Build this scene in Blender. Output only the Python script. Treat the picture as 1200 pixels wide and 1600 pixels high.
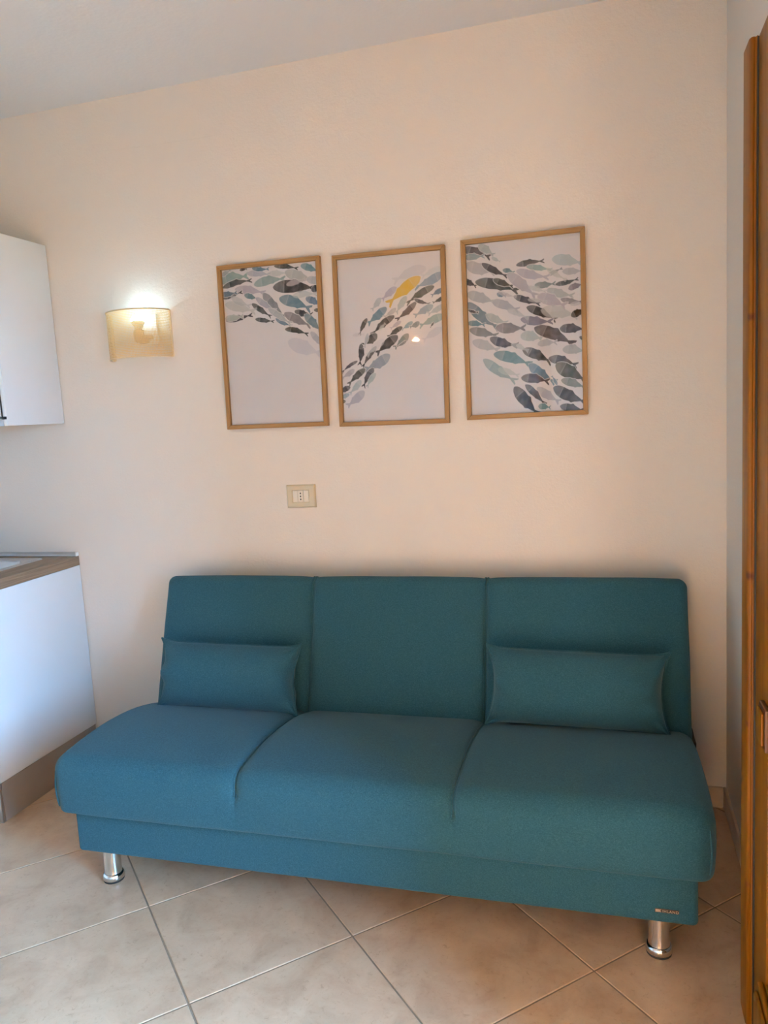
import bpy, bmesh, math, random
import numpy as np
from mathutils import Vector, Matrix, noise

# ------------------------------------------------------------------ camera, world, sun, exposure
sc = bpy.context.scene
for o in list(bpy.data.objects):
    bpy.data.objects.remove(o, do_unlink=True)
COL = sc.collection

CAM_POS = (0.0, -2.7397, 1.4246)
RIGHT = (0.959588, 0.275850, -0.055658)
DOWN = (-0.017951, -0.137375, -0.990356)
FWD = (-0.280836, 0.951333, -0.126872)
cam_data = bpy.data.cameras.new('camera')
cam = bpy.data.objects.new('camera', cam_data)
COL.objects.link(cam)
cam.matrix_world = Matrix(((RIGHT[0], -DOWN[0], -FWD[0], CAM_POS[0]),
                           (RIGHT[1], -DOWN[1], -FWD[1], CAM_POS[1]),
                           (RIGHT[2], -DOWN[2], -FWD[2], CAM_POS[2]),
                           (0, 0, 0, 1)))
cam_data.sensor_fit = 'HORIZONTAL'
cam_data.sensor_width = 36.0
cam_data.lens = 1203.9 * 36.0 / 1200.0
cam_data.clip_start = 0.02
sc.camera = cam

SKY = (0.21, 0.54, 1.0)
SKY_STRENGTH = 94.0
SUN = (1.0, 0.56, 0.11)
SUN_STRENGTH = 98.0
COOL = (0.48, 0.80, 1.0)
COOL_BULB = 60.0
WARM = (1.0, 0.56, 0.24)
WARM_BULB = 1900.0
EXPOSURE = 0.0

world = bpy.data.worlds.new('sky')
sc.world = world
world.use_nodes = True
bg = world.node_tree.nodes['Background']
bg.inputs['Color'].default_value = (*SKY, 1)
bg.inputs['Strength'].default_value = SKY_STRENGTH

sun_data = bpy.data.lights.new('sun', 'SUN')
sun_data.energy = SUN_STRENGTH
sun_data.color = SUN
sun_data.angle = math.radians(0.6)
sun = bpy.data.objects.new('sun', sun_data)
COL.objects.link(sun)
sun.location = (3, 3, 5)
sun.rotation_euler = Vector((-0.50, -0.70, -0.50)).to_track_quat('-Z', 'Y').to_euler()

# daylight is sampled through the door opening (a portal adds no light of its own)
DOOR_Y0, DOOR_Y1, DOOR_H = -2.62, -1.535, 2.12
pd = bpy.data.lights.new('door_portal', 'AREA')
pd.shape = 'RECTANGLE'
pd.size = DOOR_Y1 - DOOR_Y0
pd.size_y = DOOR_H
pd.cycles.is_portal = True
portal = bpy.data.objects.new('door_portal', pd)
COL.objects.link(portal)
portal.location = (0.63, (DOOR_Y0 + DOOR_Y1) / 2, DOOR_H / 2)
portal.rotation_euler = Matrix(((0, 0, 1), (1, 0, 0), (0, 1, 0))).to_euler()   # looks towards -x

sc.view_settings.view_transform = 'Standard'
sc.view_settings.look = 'None'
sc.view_settings.exposure = EXPOSURE
sc.view_settings.gamma = 1.0
sc.view_settings.use_curve_mapping = False
sc.cycles.use_denoising = True
sc.cycles.max_bounces = 9
sc.cycles.diffuse_bounces = 6
sc.cycles.glossy_bounces = 5
sc.cycles.transparent_max_bounces = 12
sc.cycles.use_adaptive_sampling = True
sc.cycles.adaptive_threshold = 0.04
sc.cycles.caustics_reflective = False
sc.cycles.caustics_refractive = False

# ------------------------------------------------------------------ mesh helpers
class MB:
    def __init__(s):
        s.v, s.f = [], []
    def add(s, verts, faces):
        n = len(s.v)
        s.v += [tuple(v) for v in verts]
        s.f += [tuple(i + n for i in f) for f in faces]
        return s
    def box(s, x0, x1, y0, y1, z0, z1):
        return s.add([(x, y, z) for z in (z0, z1) for y in (y0, y1) for x in (x0, x1)],
                     [(0, 2, 3, 1), (4, 5, 7, 6), (0, 1, 5, 4), (2, 6, 7, 3), (0, 4, 6, 2), (1, 3, 7, 5)])
    def lathe(s, prof, c=(0, 0, 0), n=32):
        v = []
        for r, z in prof:
            for k in range(n):
                a = 2 * math.pi * k / n
                v.append((c[0] + r * math.cos(a), c[1] + r * math.sin(a), c[2] + z))
        f = []
        for i in range(len(prof) - 1):
            for k in range(n):
                k2 = (k + 1) % n
                f.append((i * n + k, i * n + k2, (i + 1) * n + k2, (i + 1) * n + k))
        f.append(tuple(range(n - 1, -1, -1)))
        f.append(tuple(range((len(prof) - 1) * n, len(prof) * n)))
        return s.add(v, f)
    def tube(s, pts, r, n=8, closed=False):
        pts = [Vector(p) for p in pts]
        m = len(pts)
        rr = r if hasattr(r, '__len__') else [r] * m
        v = []
        up = None
        for i, p in enumerate(pts):
            a = pts[(i - 1) % m] if (closed or i > 0) else p
            b = pts[(i + 1) % m] if (closed or i < m - 1) else p
            t = (b - a).normalized()
            if up is None:
                up = Vector((0, 0, 1)) if abs(t.z) < 0.9 else Vector((1, 0, 0))
            e1 = (up - t * up.dot(t)).normalized()
            up = e1
            e2 = t.cross(e1)
            for k in range(n):
                an = 2 * math.pi * k / n
                v.append(p + (e1 * math.cos(an) + e2 * math.sin(an)) * rr[i])
        f = []
        for i in range(m if closed else m - 1):
            j = (i + 1) % m
            for k in range(n):
                k2 = (k + 1) % n
                f.append((i * n + k, i * n + k2, j * n + k2, j * n + k))
        if not closed:
            f.append(tuple(range(n - 1, -1, -1)))
            f.append(tuple(range((m - 1) * n, m * n)))
        return s.add(v, f)
    def prism(s, poly, axis, a, b):
        """poly in the two other axes (cyclic order), pushed from a to b along axis"""
        def mk(p, q):
            if axis == 0: return (q, p[0], p[1])
            if axis == 1: return (p[0], q, p[1])
            return (p[0], p[1], q)
        n = len(poly)
        v = [mk(p, a) for p in poly] + [mk(p, b) for p in poly]
        f = [tuple(range(n - 1, -1, -1)), tuple(range(n, 2 * n))]
        f += [(i, (i + 1) % n, n + (i + 1) % n, n + i) for i in range(n)]
        return s.add(v, f)
    def mesh(s, name, smooth=False, bevel=0.0, seg=2, angle=40):
        me = bpy.data.meshes.new(name)
        me.from_pydata(s.v, [], s.f)
        bm = bmesh.new()
        bm.from_mesh(me)
        bmesh.ops.recalc_face_normals(bm, faces=bm.faces)
        if bevel:
            ed = [e for e in bm.edges if len(e.link_faces) == 2 and e.calc_face_angle(0) > math.radians(30)]
            bmesh.ops.bevel(bm, geom=ed, offset=bevel, segments=seg, profile=0.5, affect='EDGES', clamp_overlap=True)
        bm.to_mesh(me)
        bm.free()
        if smooth or bevel:
            me.polygons.foreach_set('use_smooth', [True] * len(me.polygons))
            me.set_sharp_from_angle(angle=math.radians(angle))
        me.update()
        return me
    def build(s, name, mat, parent=None, **kw):
        return link(name, s.mesh(name, **kw), mat, parent)

def link(name, me, mat, parent=None):
    o = bpy.data.objects.new(name, me)
    COL.objects.link(o)
    if mat is not None and not me.materials:
        me.materials.append(mat)
    if parent is not None:
        o.parent = parent
        o.matrix_parent_inverse = parent.matrix_basis.inverted()
    return o

def empty(name, loc=(0, 0, 0)):
    o = bpy.data.objects.new(name, None)
    COL.objects.link(o)
    o.location = loc
    o.empty_display_size = 0.05
    return o

def tag(o, label=None, cat=None, group=None, kind=None):
    for k, v in (('label', label), ('category', cat), ('group', group), ('kind', kind)):
        if v:
            o[k] = v
    return o

def cuts(lo, hi, r, n, extra=()):
    """coordinates from lo to hi: an arc's worth of rows in the rounded edge, n spans between, finer rows at extra"""
    t = [r * (1 - math.tan(math.radians(a))) for a in (45, 36, 27, 18, 9, 0)]
    c = [lo + q for q in t] + [hi - q for q in t]
    c += [lo + r + (hi - lo - 2 * r) * k / n for k in range(1, n)]
    for e in extra:
        c += [e + d for d in (-.05, -.03, -.02, -.014, -.010, -.007, -.004, -.002, 0, .002, .004, .007, .010, .014, .02, .03, .05)]
    c = sorted(c)
    out = [c[0]]
    for q in c[1:]:
        if q - out[-1] > 1e-4:
            out.append(q)
    return out

def soft_box(xs, ys, zs, r):
    """box surface on the grid xs/ys/zs with all edges rounded to radius r -> (verts array, faces)"""
    idx, P = {}, []
    nx, ny, nz = len(xs), len(ys), len(zs)
    def vid(i, j, k):
        key = (i, j, k)
        if key not in idx:
            idx[key] = len(P)
            P.append((xs[i], ys[j], zs[k]))
        return idx[key]
    F = []
    for k in (0, nz - 1):
        for i in range(nx - 1):
            for j in range(ny - 1):
                q = [vid(i, j, k), vid(i + 1, j, k), vid(i + 1, j + 1, k), vid(i, j + 1, k)]
                F.append(q if k else q[::-1])
    for j in (0, ny - 1):
        for i in range(nx - 1):
            for k in range(nz - 1):
                q = [vid(i, j, k), vid(i + 1, j, k), vid(i + 1, j, k + 1), vid(i, j, k + 1)]
                F.append(q[::-1] if j else q)
    for i in (0, nx - 1):
        for j in range(ny - 1):
            for k in range(nz - 1):
                q = [vid(i, j, k), vid(i, j + 1, k), vid(i, j + 1, k + 1), vid(i, j, k + 1)]
                F.append(q if i else q[::-1])
    P = np.array(P)
    lo = np.array([xs[0], ys[0], zs[0]]) + r
    hi = np.array([xs[-1], ys[-1], zs[-1]]) - r
    Q = np.clip(P, lo, hi)
    D = P - Q
    L = np.linalg.norm(D, axis=1, keepdims=True)
    L[L == 0] = 1
    return Q + r * D / L, F, D / L

# ------------------------------------------------------------------ materials
MATS = {}
WALL = (.655, .595, .525)
def s2l(c):
    return tuple(((x / 12.92) if x <= .04045 else ((x + .055) / 1.055) ** 2.4) for x in [q / 255 for q in c])

class NT:
    def __init__(s, name):
        s.m = bpy.data.materials.new(name)
        s.m.use_nodes = True
        s.t = s.m.node_tree
        s.b = s.t.nodes['Principled BSDF']
        s.out = s.t.nodes['Material Output']
        MATS[name] = s.m
    def n(s, typ, **kw):
        nd = s.t.nodes.new(typ)
        for k, v in kw.items():
            if k in nd.inputs.keys() if isinstance(k, str) else False:
                nd.inputs[k].default_value = v
            else:
                setattr(nd, k, v)
        return nd
    def l(s, a, b):
        s.t.links.new(a, b)
    def coords(s, scale=(1, 1, 1), which='Object', add=None):
        tc = s.n('ShaderNodeTexCoord')
        mp = s.n('ShaderNodeMapping')
        s.l(tc.outputs[which], mp.inputs['Vector'])
        mp.inputs['Scale'].default_value = scale
        if add is not None:
            s.l(add, mp.inputs['Location'])
        return mp.outputs['Vector']
    def noise(s, vec, scale, detail=3, rough=.55, dist=0):
        nd = s.n('ShaderNodeTexNoise')
        s.l(vec, nd.inputs['Vector'])
        nd.inputs['Scale'].default_value = scale
        nd.inputs['Detail'].default_value = detail
        nd.inputs['Roughness'].default_value = rough
        nd.inputs['Distortion'].default_value = dist
        return nd.outputs['Fac']
    def ramp(s, fac, stops):
        nd = s.n('ShaderNodeValToRGB')
        el = nd.color_ramp.elements
        while len(el) < len(stops):
            el.new(0.5)
        for e, (p, c) in zip(el, stops):
            e.position = p
            e.color = (*c, 1) if len(c) == 3 else c
        s.l(fac, nd.inputs['Fac'])
        return nd.outputs['Color']
    def mix(s, fac, a, b, typ='MIX'):
        nd = s.n('ShaderNodeMix', data_type='RGBA', blend_type=typ)
        for sock, v in ((nd.inputs['Factor'], fac), (nd.inputs['A'], a), (nd.inputs['B'], b)):
            pass
        ins = [nd.inputs[0], nd.inputs[6], nd.inputs[7]]
        for sock, v in zip(ins, (fac, a, b)):
            if hasattr(v, 'is_output'):
                s.l(v, sock)
            elif isinstance(v, (int, float)):
                sock.default_value = v
            else:
                sock.default_value = (*v, 1)
        return nd.outputs[2]
    def math(s, op, a, b=None, c=None):
        nd = s.n('ShaderNodeMath', operation=op)
        for i, v in enumerate((a, b, c)):
            if v is None: continue
            if hasattr(v, 'is_output'): s.l(v, nd.inputs[i])
            else: nd.inputs[i].default_value = v
        return nd.outputs[0]
    def bump(s, h, strength, dist):
        nd = s.n('ShaderNodeBump')
        s.l(h, nd.inputs['Height'])
        nd.inputs['Strength'].default_value = strength
        nd.inputs['Distance'].default_value = dist
        s.l(nd.outputs['Normal'], s.b.inputs['Normal'])
    def base(s, v):
        if hasattr(v, 'is_output'): s.l(v, s.b.inputs['Base Color'])
        else: s.b.inputs['Base Color'].default_value = (*v, 1)
        return s
    def set(s, **kw):
        for k, v in kw.items():
            s.b.inputs[k.replace('_', ' ')].default_value = v
        return s

def plain(name, col, rough=.5, metal=0., grain=0.0, gscale=60):
    t = NT(name)
    t.set(Roughness=rough, Metallic=metal)
    if grain:
        v = t.coords()
        f = t.noise(v, gscale, 3)
        t.base(t.mix(f, tuple(c * (1 - grain) for c in col), tuple(min(1, c * (1 + grain)) for c in col)))
    else:
        t.base(col)
    return t

# painted plaster
t = NT('wall_paint')
v = t.coords()
t.base(WALL)
t.set(Roughness=.62, Specular_IOR_Level=.35)
t.bump(t.noise(v, 85, 2, .7), .30, .004)
t = NT('ceiling_paint')
t.base((.64, .635, .625))
t.set(Roughness=.8, Specular_IOR_Level=.25)
t.bump(t.noise(t.coords(), 70, 1), .2, .003)

# floor tiles
t = NT('floor_tile')
oi = t.n('ShaderNodeObjectInfo')
cb = t.n('ShaderNodeCombineXYZ')
t.l(t.math('MULTIPLY', oi.outputs['Random'], 37.0), cb.inputs[0])
t.l(t.math('MULTIPLY', oi.outputs['Random'], 91.0), cb.inputs[1])
v = t.coords(add=cb.outputs[0])
big = t.noise(v, 7, 6, .62, .6)
fine = t.noise(v, 60, 6, .8, 1.0)
c = t.ramp(big, [(.32, (.405, .262, .160)), (.5, (.485, .328, .208)), (.70, (.56, .392, .256))])
vein = t.ramp(fine, [(.36, (1, 1, 1)), (.42, (0, 0, 0))])
c = t.mix(t.math('MULTIPLY', t.math('SUBTRACT', fine, .35), .55), c, (.62, .46, .33))
c = t.mix(t.math('MULTIPLY', vein, .5), c, (.32, .215, .125))
t.base(c)
rg = t.math('MULTIPLY_ADD', fine, .25, .22)
t.l(rg, t.b.inputs['Roughness'])
t.bump(t.math('ADD', fine, t.math('MULTIPLY', big, .6)), .12, .002)
plain('grout', (.235, .175, .12), .85, grain=.2, gscale=40)
t = NT('skirting_tile')
v = t.coords()
t.base(t.ramp(t.noise(v, 9, 5, .6, .5), [(.3, (.40, .31, .23)), (.7, (.56, .45, .35))]))
t.set(Roughness=.35)

# teal woven upholstery
t = NT('teal_fabric')
tc = t.coords()
nz = t.noise(tc, 480, 1, .8)
nm = t.noise(t.coords((1, 1, 2.0)), 190, 2, .8)
c = t.ramp(t.math('ADD', t.math('MULTIPLY', nz, .55), t.math('MULTIPLY', nm, .45)), [(.30, (.0130, .052, .072)), (.5, (.021, .081, .109)), (.70, (.040, .116, .149))])
t.base(c)
t.set(Roughness=.92, Specular_IOR_Level=.12, Sheen_Weight=.15, Sheen_Roughness=.5)
t.b.inputs['Sheen Tint'].default_value = (.6, .8, .9, 1)
t.bump(nz, .35, .0010)

plain('chrome', (.80, .79, .78), .10, 1.0)
plain('rubber_and_gap_shade', (.015, .015, .015), .6)  # black of the foot pads and of the door gap's painted shade
plain('steel', (.62, .62, .62), .24, 1.0, .08, 30)
plain('aluminium', (.60, .62, .65), .34, 1.0, .05, 50)
plain('dark_metal', (.05, .05, .05), .45, 1.0)
plain('badge_bronze', (.045, .030, .022), .45, .3)
plain('badge_pale', (.46, .36, .27), .4, .3)
plain('white_laminate', (.70, .705, .70), .28, 0., .02, 8)
plain('white_edge', (.80, .80, .79), .4)
plain('plinth_grey', (.33, .285, .25), .34, .35, .06, 25)
plain('ivory_plastic', (.52, .455, .325), .35)
plain('cream_plastic', (.64, .58, .49), .35)
plain('socket_hole', (.01, .01, .01), .6)
plain('paint_white', (.78, .76, .72), .5)
plain('terrace_tile', (.20, .15, .11), .7, 0, .15, 6)
plain('backing_board', (.30, .22, .15), .8, 0, .1, 30)

# worktop: brown oak laminate, grain along the depth of the worktop's edge
t = NT('worktop_oak')
v = t.coords((6, 1.2, 60))
n1 = t.noise(v, 3.0, 6, .65, .6)
v2 = t.coords((50, 2.0, 90))
n2 = t.noise(v2, 4, 4, .6)
c = t.ramp(n1, [(.3, (.17, .105, .062)), (.5, (.27, .175, .105)), (.7, (.37, .255, .165))])
t.base(t.mix(t.math('MULTIPLY', n2, .35), c, (.16, .10, .06)))
t.set(Roughness=.45)

def wood(name, stops, axis, freq=1.0, rough=.4, knots=(), coat=0.0):
    t = NT(name)
    sx = [34 * freq, 34 * freq, 34 * freq]
    sx[axis] = 1.6 * freq
    v = t.coords(tuple(sx))
    n1 = t.noise(v, 1.6, 5, .6, 1.2)
    sx2 = [150 * freq] * 3
    sx2[axis] = 5 * freq
    n2 = t.noise(t.coords(tuple(sx2)), 1.5, 3, .6)
    c = t.ramp(n1, stops)
    c = t.mix(t.math('MULTIPLY', n2, .35), c, stops[0][1])
    if knots:
        tc = t.n('ShaderNodeTexCoord')
        for (p, r, dark) in knots:
            sub = t.n('ShaderNodeVectorMath', operation='SUBTRACT')
            t.l(tc.outputs['Object'], sub.inputs[0])
            sub.inputs[1].default_value = p
            ml = t.n('ShaderNodeVectorMath', operation='MULTIPLY')
            t.l(sub.outputs[0], ml.inputs[0])
            ml.inputs[1].default_value = (1, 1, 1.6)
            ln = t.n('ShaderNodeVectorMath', operation='LENGTH')
            t.l(ml.outputs[0], ln.inputs[0])
            wob = t.math('ADD', ln.outputs['Value'], t.math('MULTIPLY', t.math('SUBTRACT', n1, .5), r * .9))
            mr = t.n('ShaderNodeMapRange')
            t.l(wob, mr.inputs['Value'])
            mr.inputs['From Min'].default_value = r * .35
            mr.inputs['From Max'].default_value = r
            mr.inputs['To Min'].default_value = .9
            mr.inputs['To Max'].default_value = 0
            c = t.mix(mr.outputs[0], c, dark)
    t.base(c)
    t.set(Roughness=rough, Coat_Weight=coat, Coat_Roughness=.25, Specular_IOR_Level=.25)
    t.bump(n2, .15, .001)
    return t

OAK = [(.28, (.225, .118, .042)), (.5, (.335, .19, .075)), (.72, (.43, .26, .115))]
wood('oak_vertical', OAK, 2, .9, .45)
wood('oak_horizontal', OAK, 0, .9, .45)
PINE = [(.25, (.150, .040, .0010)), (.5, (.245, .088, .0015)), (.75, (.335, .138, .003))]
wood('pine_varnished', PINE, 2, .55, .42, coat=.04,
     knots=[((.276, -1.015, 1.575), .016, (.10, .025, .006)), ((.276, -1.012, 1.045), .018, (.07, .018, .005)),
            ((.276, -.96, 1.88), .008, (.12, .03, .006)), ((.276, -1.008, .72), .012, (.16, .04, .007)), ((.276, -1.01, .35), .012, (.18, .045, .008))])
wood('pine_cross', PINE, 1, .55, .42, coat=.04)
plain('dark_pine', (.11, .035, .006), .4, 0, .25, 60)

# woven cane: thin straw strands that let some light through
t = NT('cane')
v = t.coords()
c = t.mix(t.noise(v, 300, 2), (.66, .42, .17), (.84, .59, .29))
t.base(c)
t.set(Roughness=.6)
tr = t.n('ShaderNodeBsdfTranslucent')
t.l(c, tr.inputs['Color'])
mx = t.n('ShaderNodeMixShader')
mx.inputs['Fac'].default_value = .28
t.l(t.b.outputs[0], mx.inputs[1])
t.l(tr.outputs[0], mx.inputs[2])
t.l(mx.outputs[0], t.out.inputs['Surface'])
plain('cane_rim', (.72, .56, .36), .55, 0, .1, 120)
plain('lamp_wood', (.62, .44, .26), .5, 0, .12, 60)

def glow(name, col, strength):
    t = NT(name)
    t.base((.9, .9, .9))
    t.b.inputs['Emission Color'].default_value = (*col, 1)
    t.b.inputs['Emission Strength'].default_value = strength
glow('bulb_cool', COOL, COOL_BULB)
glow('bulb_warm', WARM, WARM_BULB)

# clear pane: fresnel mirror over a clear sheet
def pane(name, tint):
    t = NT(name)
    t.t.nodes.remove(t.b)
    fr = t.n('ShaderNodeFresnel')
    geo = t.n('ShaderNodeNewGeometry')
    mr = t.n('ShaderNodeMapRange')          # same index from either side of the thin sheet
    t.l(geo.outputs['Backfacing'], mr.inputs['Value'])
    mr.inputs['To Min'].default_value = 1.45
    mr.inputs['To Max'].default_value = 1 / 1.45
    t.l(mr.outputs[0], fr.inputs['IOR'])
    tp = t.n('ShaderNodeBsdfTransparent')
    tp.inputs['Color'].default_value = (*tint, 1)
    gl = t.n('ShaderNodeBsdfGlossy')
    gl.inputs['Roughness'].default_value = .01
    mx = t.n('ShaderNodeMixShader')
    t.l(fr.outputs[0], mx.inputs[0])
    t.l(tp.outputs[0], mx.inputs[1])
    t.l(gl.outputs[0], mx.inputs[2])
    t.l(mx.outputs[0], t.out.inputs['Surface'])
pane('glass', (.995, .998, .995))

t = NT('fish_print')
at = t.n('ShaderNodeVertexColor')
at.layer_name = 'ink'
t.l(at.outputs['Color'], t.b.inputs['Base Color'])
t.set(Roughness=.8)
M = MATS

# ------------------------------------------------------------------ the room
XL, XR, YB, YO, H = -3.0, 0.372, 0.0, -3.1, 2.682
S = dict(kind='structure')
floor = tag(MB().box(XL, XR + .25, YO, YB, -.06, -.0022).build('floor', M['grout']), 'beige ceramic tile floor laid on the diagonal', 'floor', **S)

def clip(poly, ax, val, keep_less):
    out = []
    for i, p in enumerate(poly):
        q = poly[(i + 1) % len(poly)]
        a = (p[ax] <= val) if keep_less else (p[ax] >= val)
        b = (q[ax] <= val) if keep_less else (q[ax] >= val)
        if a: out.append(p)
        if a != b:
            tt = (val - p[ax]) / (q[ax] - p[ax])
            out.append((p[0] + (q[0] - p[0]) * tt, p[1] + (q[1] - p[1]) * tt))
    return out

def slab(poly, th, bv):
    """a flat polygon slab with a small chamfer round its top, top at z=0"""
    n = len(poly)
    cx = sum(p[0] for p in poly) / n
    cy = sum(p[1] for p in poly) / n
    def ins(p, d):
        dx, dy = cx - p[0], cy - p[1]
        l = math.hypot(dx, dy) or 1
        return (p[0] + dx / l * d, p[1] + dy / l * d)
    v = [(*p, -th) for p in poly] + [(*p, -bv) for p in poly] + [(*ins(p, bv * 1.6), 0) for p in poly]
    f = [(i, (i + 1) % n, n + (i + 1) % n, n + i) for i in range(n)]
    f += [(n + i, n + (i + 1) % n, 2 * n + (i + 1) % n, 2 * n + i) for i in range(n)]
    f += [tuple(range(2 * n, 3 * n))]
    return MB().add(v, f)

D2, R2 = .644, .644 / 2 - .0036
whole = slab([(R2, 0), (0, R2), (-R2, 0), (0, -R2)], .008, .0012).mesh('floor_tile')
whole.materials.append(M['floor_tile'])
for i in range(-9, 6):
    for j in range(-12, 6):
        if (i + j) % 2 == 0: continue
        c = (-.702 + i * D2 / 2, -.90 + j * D2 / 2)
        poly = [(c[0] + R2, c[1]), (c[0], c[1] + R2), (c[0] - R2, c[1]), (c[0], c[1] - R2)]
        cl = poly
        for ax, val, less in ((0, XL, False), (0, XR + .25, True), (1, YO, False), (1, YB, True)):
            cl = clip(cl, ax, val, less) if cl else cl
        if len(cl) < 3: continue
        area = abs(sum(cl[k][0] * cl[(k + 1) % len(cl)][1] - cl[(k + 1) % len(cl)][0] * cl[k][1] for k in range(len(cl)))) / 2
        if area < .002: continue
        if area > 2 * R2 * R2 - 1e-6:
            me = whole
        else:
            me = slab([(p[0] - c[0], p[1] - c[1]) for p in cl], .008, .0012).mesh('floor_tile')
            me.materials.append(M['floor_tile'])
        o = link('tile', me, M['floor_tile'], floor)
        o.location = (c[0], c[1], 0)

wb = tag(MB().box(XL - .1, XR + .25, YB, YB + .12, -.06, H + .1).build('wall_back', M['wall_paint']), 'cream plaster wall behind the sofa', 'wall', **S)
MB().tube([(-1.895, 0, 2.497), (-1.795, 0, 2.490), (-1.710, 0, 2.487), (-1.626, 0, 2.484), (-1.579, 0, 2.486), (-1.476, 0, 2.481), (-1.356, 0, 2.481)], [.0003, .0010, .0013, .0009, .0013, .0010, .0003], 6).build('plaster_ridge', M['wall_paint'], wb, smooth=True)
tag(MB().box(XL - .1, XR + .25, YO - .12, YO, -.06, H + .1).build('wall_front', M['wall_paint']), 'cream plaster wall behind the camera', 'wall', **S)
tag(MB().box(XL - .12, XL, YO, YB, -.06, H + .1).build('wall_left', M['wall_paint']), 'cream plaster wall at the kitchen side', 'wall', **S)
wr = MB()
wr.box(XR, XR + .25, DOOR_Y1, YB, -.06, H + .1).box(XR, XR + .25, YO, DOOR_Y0, -.06, H + .1).box(XR, XR + .25, DOOR_Y0, DOOR_Y1, DOOR_H, H + .1)
tag(wr.build('wall_right', M['wall_paint']), 'cream plaster wall beside the wooden glazed door', 'wall', **S)
tag(MB().box(XL - .1, XR + .25, YO - .1, YB + .1, H, H + .1).build('ceiling', M['ceiling_paint']), 'plain white plaster ceiling', 'ceiling', **S)

def skirting(name, runs, label):
    root = tag(empty(name), label, 'baseboard', **S)
    for (x0, x1, y0, y1, along) in runs:
        a, b = (x0, x1) if along == 'x' else (y0, y1)
        n = max(1, round((b - a) / .45))
        for k in range(n):
            p = a + (b - a) * k / n + .0015
            q = a + (b - a) * (k + 1) / n - .0015
            m = MB()
            m.box(p, q, y0, y1, 0, .075) if along == 'x' else m.box(x0, x1, p, q, 0, .075)
            m.build('skirting_tile', M['skirting_tile'], root, bevel=.002, seg=2)
skirting('baseboard_back', [(-2.165, XR - .011, -.010, YB, 'x')], 'brown ceramic skirting along the wall behind the sofa')
skirting('baseboard_right', [(XR - .010, XR, DOOR_Y1 + .08, -.0, 'y')], 'brown ceramic skirting along the wall beside the door')

# ---- outside the open door: a sunlit terrace under the sky
plain('lawn', (.055, .085, .030), .9, 0, .3, 3)
plain('sky_block_green', (.030, .060, .018), .8, 0, .4, 5)
tag(MB().box(4.5, 70, -60, 60, -.5, -.4).build('ground', M['lawn']), 'green lawn beyond the terrace', 'ground', **S)
tag(MB().box(XR + .25, 4.5, -7.0, 7.0, -.5, -.03).build('terrace', M['terrace_tile']), 'terracotta terrace outside the open door', 'terrace', **S)
plain('sky_block_dark', (.055, .038, .026), .8, 0, .3, 12)  # dark colour of the added sky blockers
tag(MB().box(XR + .25, 2.0, -3.25, -3.05, -.03, 3.0).build('sky_block_screen', M['sky_block_dark'], bevel=.01), 'dark screen added unseen outside to block sky light', 'wall', **S)  # unseen screen, added to keep sky light off the middle of the room
tag(MB().box(XR + .25, 2.0, -3.25, -1.78, 2.45, 2.55).build('sky_block_roof', M['sky_block_dark'], bevel=.01), 'dark roof slab added unseen outside to block sky light', 'roof', **S)  # unseen slab, added to cut off the high sky from the floor
tag(MB().box(14, 16, -18, 14, -.4, 2.0).build('sky_block_hedge', M['sky_block_green']), 'long hedge block added unseen to hide the low sky', 'hedge', **S)  # unseen dark mass, added to cut off the sky near the horizon

# ---- glazed wooden door, one leaf folded back along the right wall
PV, PC = M['pine_varnished'], M['pine_cross']
fr = tag(empty('trim_1', (XR, DOOR_Y1, 0)), 'varnished pine casing of the terrace door', 'door frame', **S)
MB().box(XR - .012, XR + .06, DOOR_Y1 - .004, DOOR_Y1 + .035, 0, DOOR_H + .03).build('jamb', PV, fr, bevel=.004)
MB().box(XR - .012, XR + .06, DOOR_Y0 - .035, DOOR_Y0 + .004, 0, DOOR_H + .03).build('jamb', PV, fr, bevel=.004)
MB().box(XR - .012, XR + .06, DOOR_Y0 + .004, DOOR_Y1 - .004, DOOR_H - .008, DOOR_H + .03).build('head', PC, fr, bevel=.004)

dr = tag(empty('door_1', (.31, -1.50, 0)), 'varnished orange pine glazed door leaf folded back against the right wall', 'door', **S)
ZT, ZB = 2.100, .008
X0, X1 = .290, .334
MB().box(X0, X1, -1.153, -.953, ZB, ZT).build('stile', PV, dr, bevel=.003)
MB().box(X0, X1, -1.53, -1.42, ZB, ZT).build('stile', PV, dr, bevel=.003)
MB().box(X0, X1, -1.4195, -1.1535, ZT - .12, ZT).build('rail', PC, dr, bevel=.003)
MB().box(X0, X1, -1.4195, -1.1535, ZB, .10).build('rail', PC, dr, bevel=.003)
MB().box(X0, X1, -1.4195, -1.1535, .185, .222).build('rail', PC, dr, bevel=.003)
MB().box(X0 + .018, X0 + .026, -1.4195, -1.1535, .101, .1845).build('panel', PC, dr, bevel=.002)
# cover strip along the free edge
st = MB()
prof = [(.2745, -.945), (.2745, -1.0085), (.2770, -1.0145), (.2815, -1.0165), (.2850, -1.0150), (.2870, -1.0195), (.2895, -1.0195), (.2895, -.945)]
st.prism(prof, 2, ZB, ZT)
st.build('cover_strip', PV, dr, bevel=.0012, seg=1)
MB().box(.2868, .2898, -1.0245, -1.0192, ZB, ZT - .004).build('gap_shade_strip', M['rubber_and_gap_shade'], dr)  # black strip in place of the shade in the gap beside the cover strip
# carved kicking panel with clipped corners, and its moulding
MB().prism([(-1.418, .212), (-1.134, .212), (-1.116, .192), (-1.116, .045), (-1.134, .025), (-1.418, .025)], 0, .278, .2895).build('kick_panel', PC, dr, bevel=.004)
kp = MB().prism([(-1.410, .198), (-1.144, .198), (-1.130, .182), (-1.130, .055), (-1.144, .040), (-1.410, .040)], 0, .270, .2779).build('raised_field', PV, dr, bevel=.004)
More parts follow.
